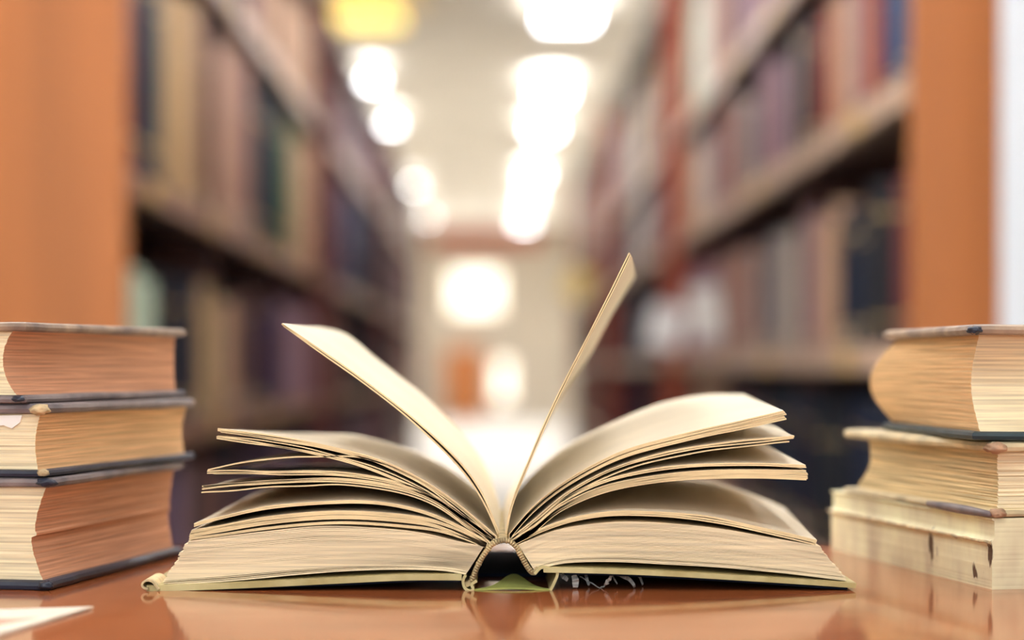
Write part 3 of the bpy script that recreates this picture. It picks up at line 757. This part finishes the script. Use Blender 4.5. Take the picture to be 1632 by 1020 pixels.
# torn white patch on the head of the middle book
MBp = MB()

# right stack: R3 thick cream book, R2, R1
R3 = stacked('hardcover_book', 'cream cloth book at the bottom of the right stack with dark brown stains', pt(1579, 0.95), pt(1321, 1.165), 0.13, 0.0, 0.0322, 0.0, 0.0, M_creamc, M_creamc, None, 1, covers=False, jitter=0.00005, oh=0.001,
             prof_u=lambda t: -0.0012 * math.exp(-((t - 0.66) / 0.04) ** 2) + (0.0012 if 0.68 < t < 0.97 else 0) + 0.002 * max(0, t - 0.95) * 20 * 0)
R2 = stacked('hardcover_book', 'middle book of the right stack with hollow straw page edges and pale top board', pt(1578, 0.95), pt(1345, 1.145), 0.12, 0.0326, 0.0668, 0.0048, 0.0028, (M_edgeR2, M_nearedge), M_creamc, None, 1,
             prof_far=lambda t: -0.004 - 0.030 * max(0, t - 0.12) ** 0.75 + 0.012 * t ** 3, prof_v=lambda t: 0.0005 + 0.003 * bell(t), prof_u=lambda t: 0.001 + 0.004 * t * (1 - t) * 2, group=RG, jitter=0.00045, bot_m=M_creamc, spine=False)
R1 = stacked('hardcover_book', 'topmost book of the right stack with rounded bulging pages and dark boards', pt(1548, 0.95), pt(1407, 1.12), 0.13, 0.0672, 0.1198, 0.0048, 0.0040, (M_edgeR, M_nearedge), M_brownc, None, 1,
             far_u=0.007, prof_far=lambda t: -0.004 + 0.032 * bell(min(1, max(0, t * 0.92 + 0.08))), prof_v=lambda t: 0.002 + 0.016 * bell(t * 0.85 + 0.1) ** 1.3 - 0.004 * (1 - t), prof_u=lambda t: 0.0015, group=RG, bot_m=M_greenc, spine=False)
R3[0]['group'] = RG
# dark piece of lower board on R2, pinkish edge at the front of its top board
def strip_part(S_, a, b0, b1, z, th, m, nm, lab):
    root, P = S_[0], S_[1]; mb = MB(); pts = [P(a, b0 + (b1 - b0) * i / 8, z) for i in range(9)]
    mb.tube(pts, [th * (0.6 + 0.4 * math.sin(math.pi * i / 8)) for i in range(9)], 8).build(nm, m, root, smooth=True)['label'] = lab
strip_part(R2, 0.0, 0.0, 0.075, 0.0342, 0.0022, M_greyc, 'board_edge', 'dark grey bare piece of the lower board edge')
blob(R2[0], R2[1], 0.003, 0.001, 0.0640, 0.0032, M_redc, sx=1.5)
blob(R2[0], R2[1], 0.004, 0.001, 0.0345, 0.0028, M_redc, sx=1.4)
blob(R1[0], R1[1], 0.002, 0.002, 0.1172, 0.0024, M_navyc, sx=1.5, lab='dark cracked board corner')
# brown stains with their own outline on the cream cloth
def stain_nodes(m, spots):
    nt = m.node_tree; b = nt.nodes['Principled BSDF']; src = b.inputs['Base Color'].links[0].from_socket
    tc = nt.nodes.new('ShaderNodeTexCoord'); nz = nt.nodes.new('ShaderNodeTexNoise'); nz.inputs['Scale'].default_value = 260; nz.inputs['Detail'].default_value = 5
    mp = nt.nodes.new('ShaderNodeMapping'); mp.inputs['Scale'].default_value = (1, 1, 0.35)
    nt.links.new(tc.outputs['Object'], mp.inputs[0]); nt.links.new(mp.outputs[0], nz.inputs['Vector'])
    for (c, sc_, thr) in spots:
        m2 = nt.nodes.new('ShaderNodeMapping'); m2.vector_type = 'TEXTURE'; m2.inputs['Location'].default_value = c; m2.inputs['Scale'].default_value = sc_
        ln = nt.nodes.new('ShaderNodeVectorMath'); ln.operation = 'LENGTH'
        ad = nt.nodes.new('ShaderNodeMath'); ad.operation = 'ADD'; mr = nt.nodes.new('ShaderNodeMapRange')
        mr.inputs['From Min'].default_value = thr + 0.12; mr.inputs['From Max'].default_value = thr - 0.12
        mx = nt.nodes.new('ShaderNodeMix'); mx.data_type = 'RGBA'; mx.inputs['B'].default_value = lin((92, 70, 48))
        nt.links.new(tc.outputs['Object'], m2.inputs[0]); nt.links.new(m2.outputs[0], ln.inputs[0])
        nt.links.new(ln.outputs['Value'], ad.inputs[0]); mu = nt.nodes.new('ShaderNodeMath'); mu.operation = 'MULTIPLY_ADD'; mu.inputs[1].default_value = 3.4; mu.inputs[2].default_value = -1.2; nt.links.new(nz.outputs['Fac'], mu.inputs[0]); nt.links.new(mu.outputs[0], ad.inputs[1]); nt.links.new(ad.outputs[0], mr.inputs['Value'])
        nt.links.new(mr.outputs[0], mx.inputs['Factor']); nt.links.new(src, mx.inputs['A']); src = mx.outputs['Result']
    nt.links.new(src, b.inputs['Base Color'])
_P3 = R3[1]
M_cream3 = mat('stained_cream_cloth', (250, 232, 192), 0.65, 0.16, 30, (1, 1, 0.5), bump=0.3)
stain_nodes(M_cream3, [(tuple(_P3(0.0, 0.072, 0.012)), (0.004, 0.007, 0.012), 1.0), (tuple(_P3(0.0, 0.004, 0.014)), (0.004, 0.007, 0.013), 0.9), (tuple(_P3(0.0, 0.02, 0.006)), (0.004, 0.006, 0.005), 0.85)])
for ch in R3[0].children: ch.data.materials[0] = M_cream3
# ragged torn edge of the cloth along the hinge, bare rim above it
mb = MB(); L_ = R3[4]; pts = []
for i in range(41):
    b_ = L_ * i / 40; pts.append(_P3(-0.0003, b_, 0.0212 + 0.0008 * noise.noise(Vector((b_ * 120, 0, 3)))))
mb.tube(pts, [0.0007 + 0.0003 * noise.noise(Vector((i * 0.9, 5, 1))) for i in range(41)], 6).build('torn_cloth_edge', M_fray, R3[0], smooth=True)
# torn white patch at the head of the middle left book
_P2 = L2[1]; mb = MB()
c2 = [(0.012, 0.0788), (0.022, 0.0786), (0.03, 0.0782), (0.031, 0.0755), (0.026, 0.0735), (0.021, 0.0742), (0.017, 0.0728), (0.013, 0.0755)]
mb.loft([[_P2(a, 0.0048, z) for a, z in c2], [_P2(a, 0.0030, z) for a, z in c2]]).build('torn_paper_patch', M_gloss, L2[0])['label'] = 'torn white paper patch'

# ------------------------------------------------------------------ paper slip on the table
M_slip = mat('pale_printed_paper', (232, 224, 206), 0.5, 0.03, 30)
M_print = mat('faded_red_print', (214, 160, 136), 0.5, 0.2, 60)
sl = empty('paper_slip', (-0.19, 0.84, TABLE_Z), 'pale paper slip with faded reddish print at the bottom left corner of the table', 'paper')
def slip(corners, z, th, m, nm):
    b = [(x + 0.19, y - 0.84, z) for x, y in corners]; t_ = [(x, y, z + th) for x, y, z in b]
    n = len(b); f = [tuple(range(n))[::-1], tuple(range(n, 2 * n))] + [(i, (i + 1) % n, n + (i + 1) % n, n + i) for i in range(n)]
    return link_mesh(nm, b + t_, f, m, sl)
def tp(px, py):
    d = (EYE - TABLE_Z) * FPX / (py - 585); return ((px - 787) / FPX * d, d)
slip([tp(149, 971), tp(-60, 978), (-0.30, 0.66), (-0.21, 0.66)], 0.0004, 0.0009, M_slip, 'sheet')
slip([tp(62, 990), tp(-60, 994), (-0.29, 0.70), (-0.235, 0.70)], 0.00135, 0.0002, M_print, 'printed_area')
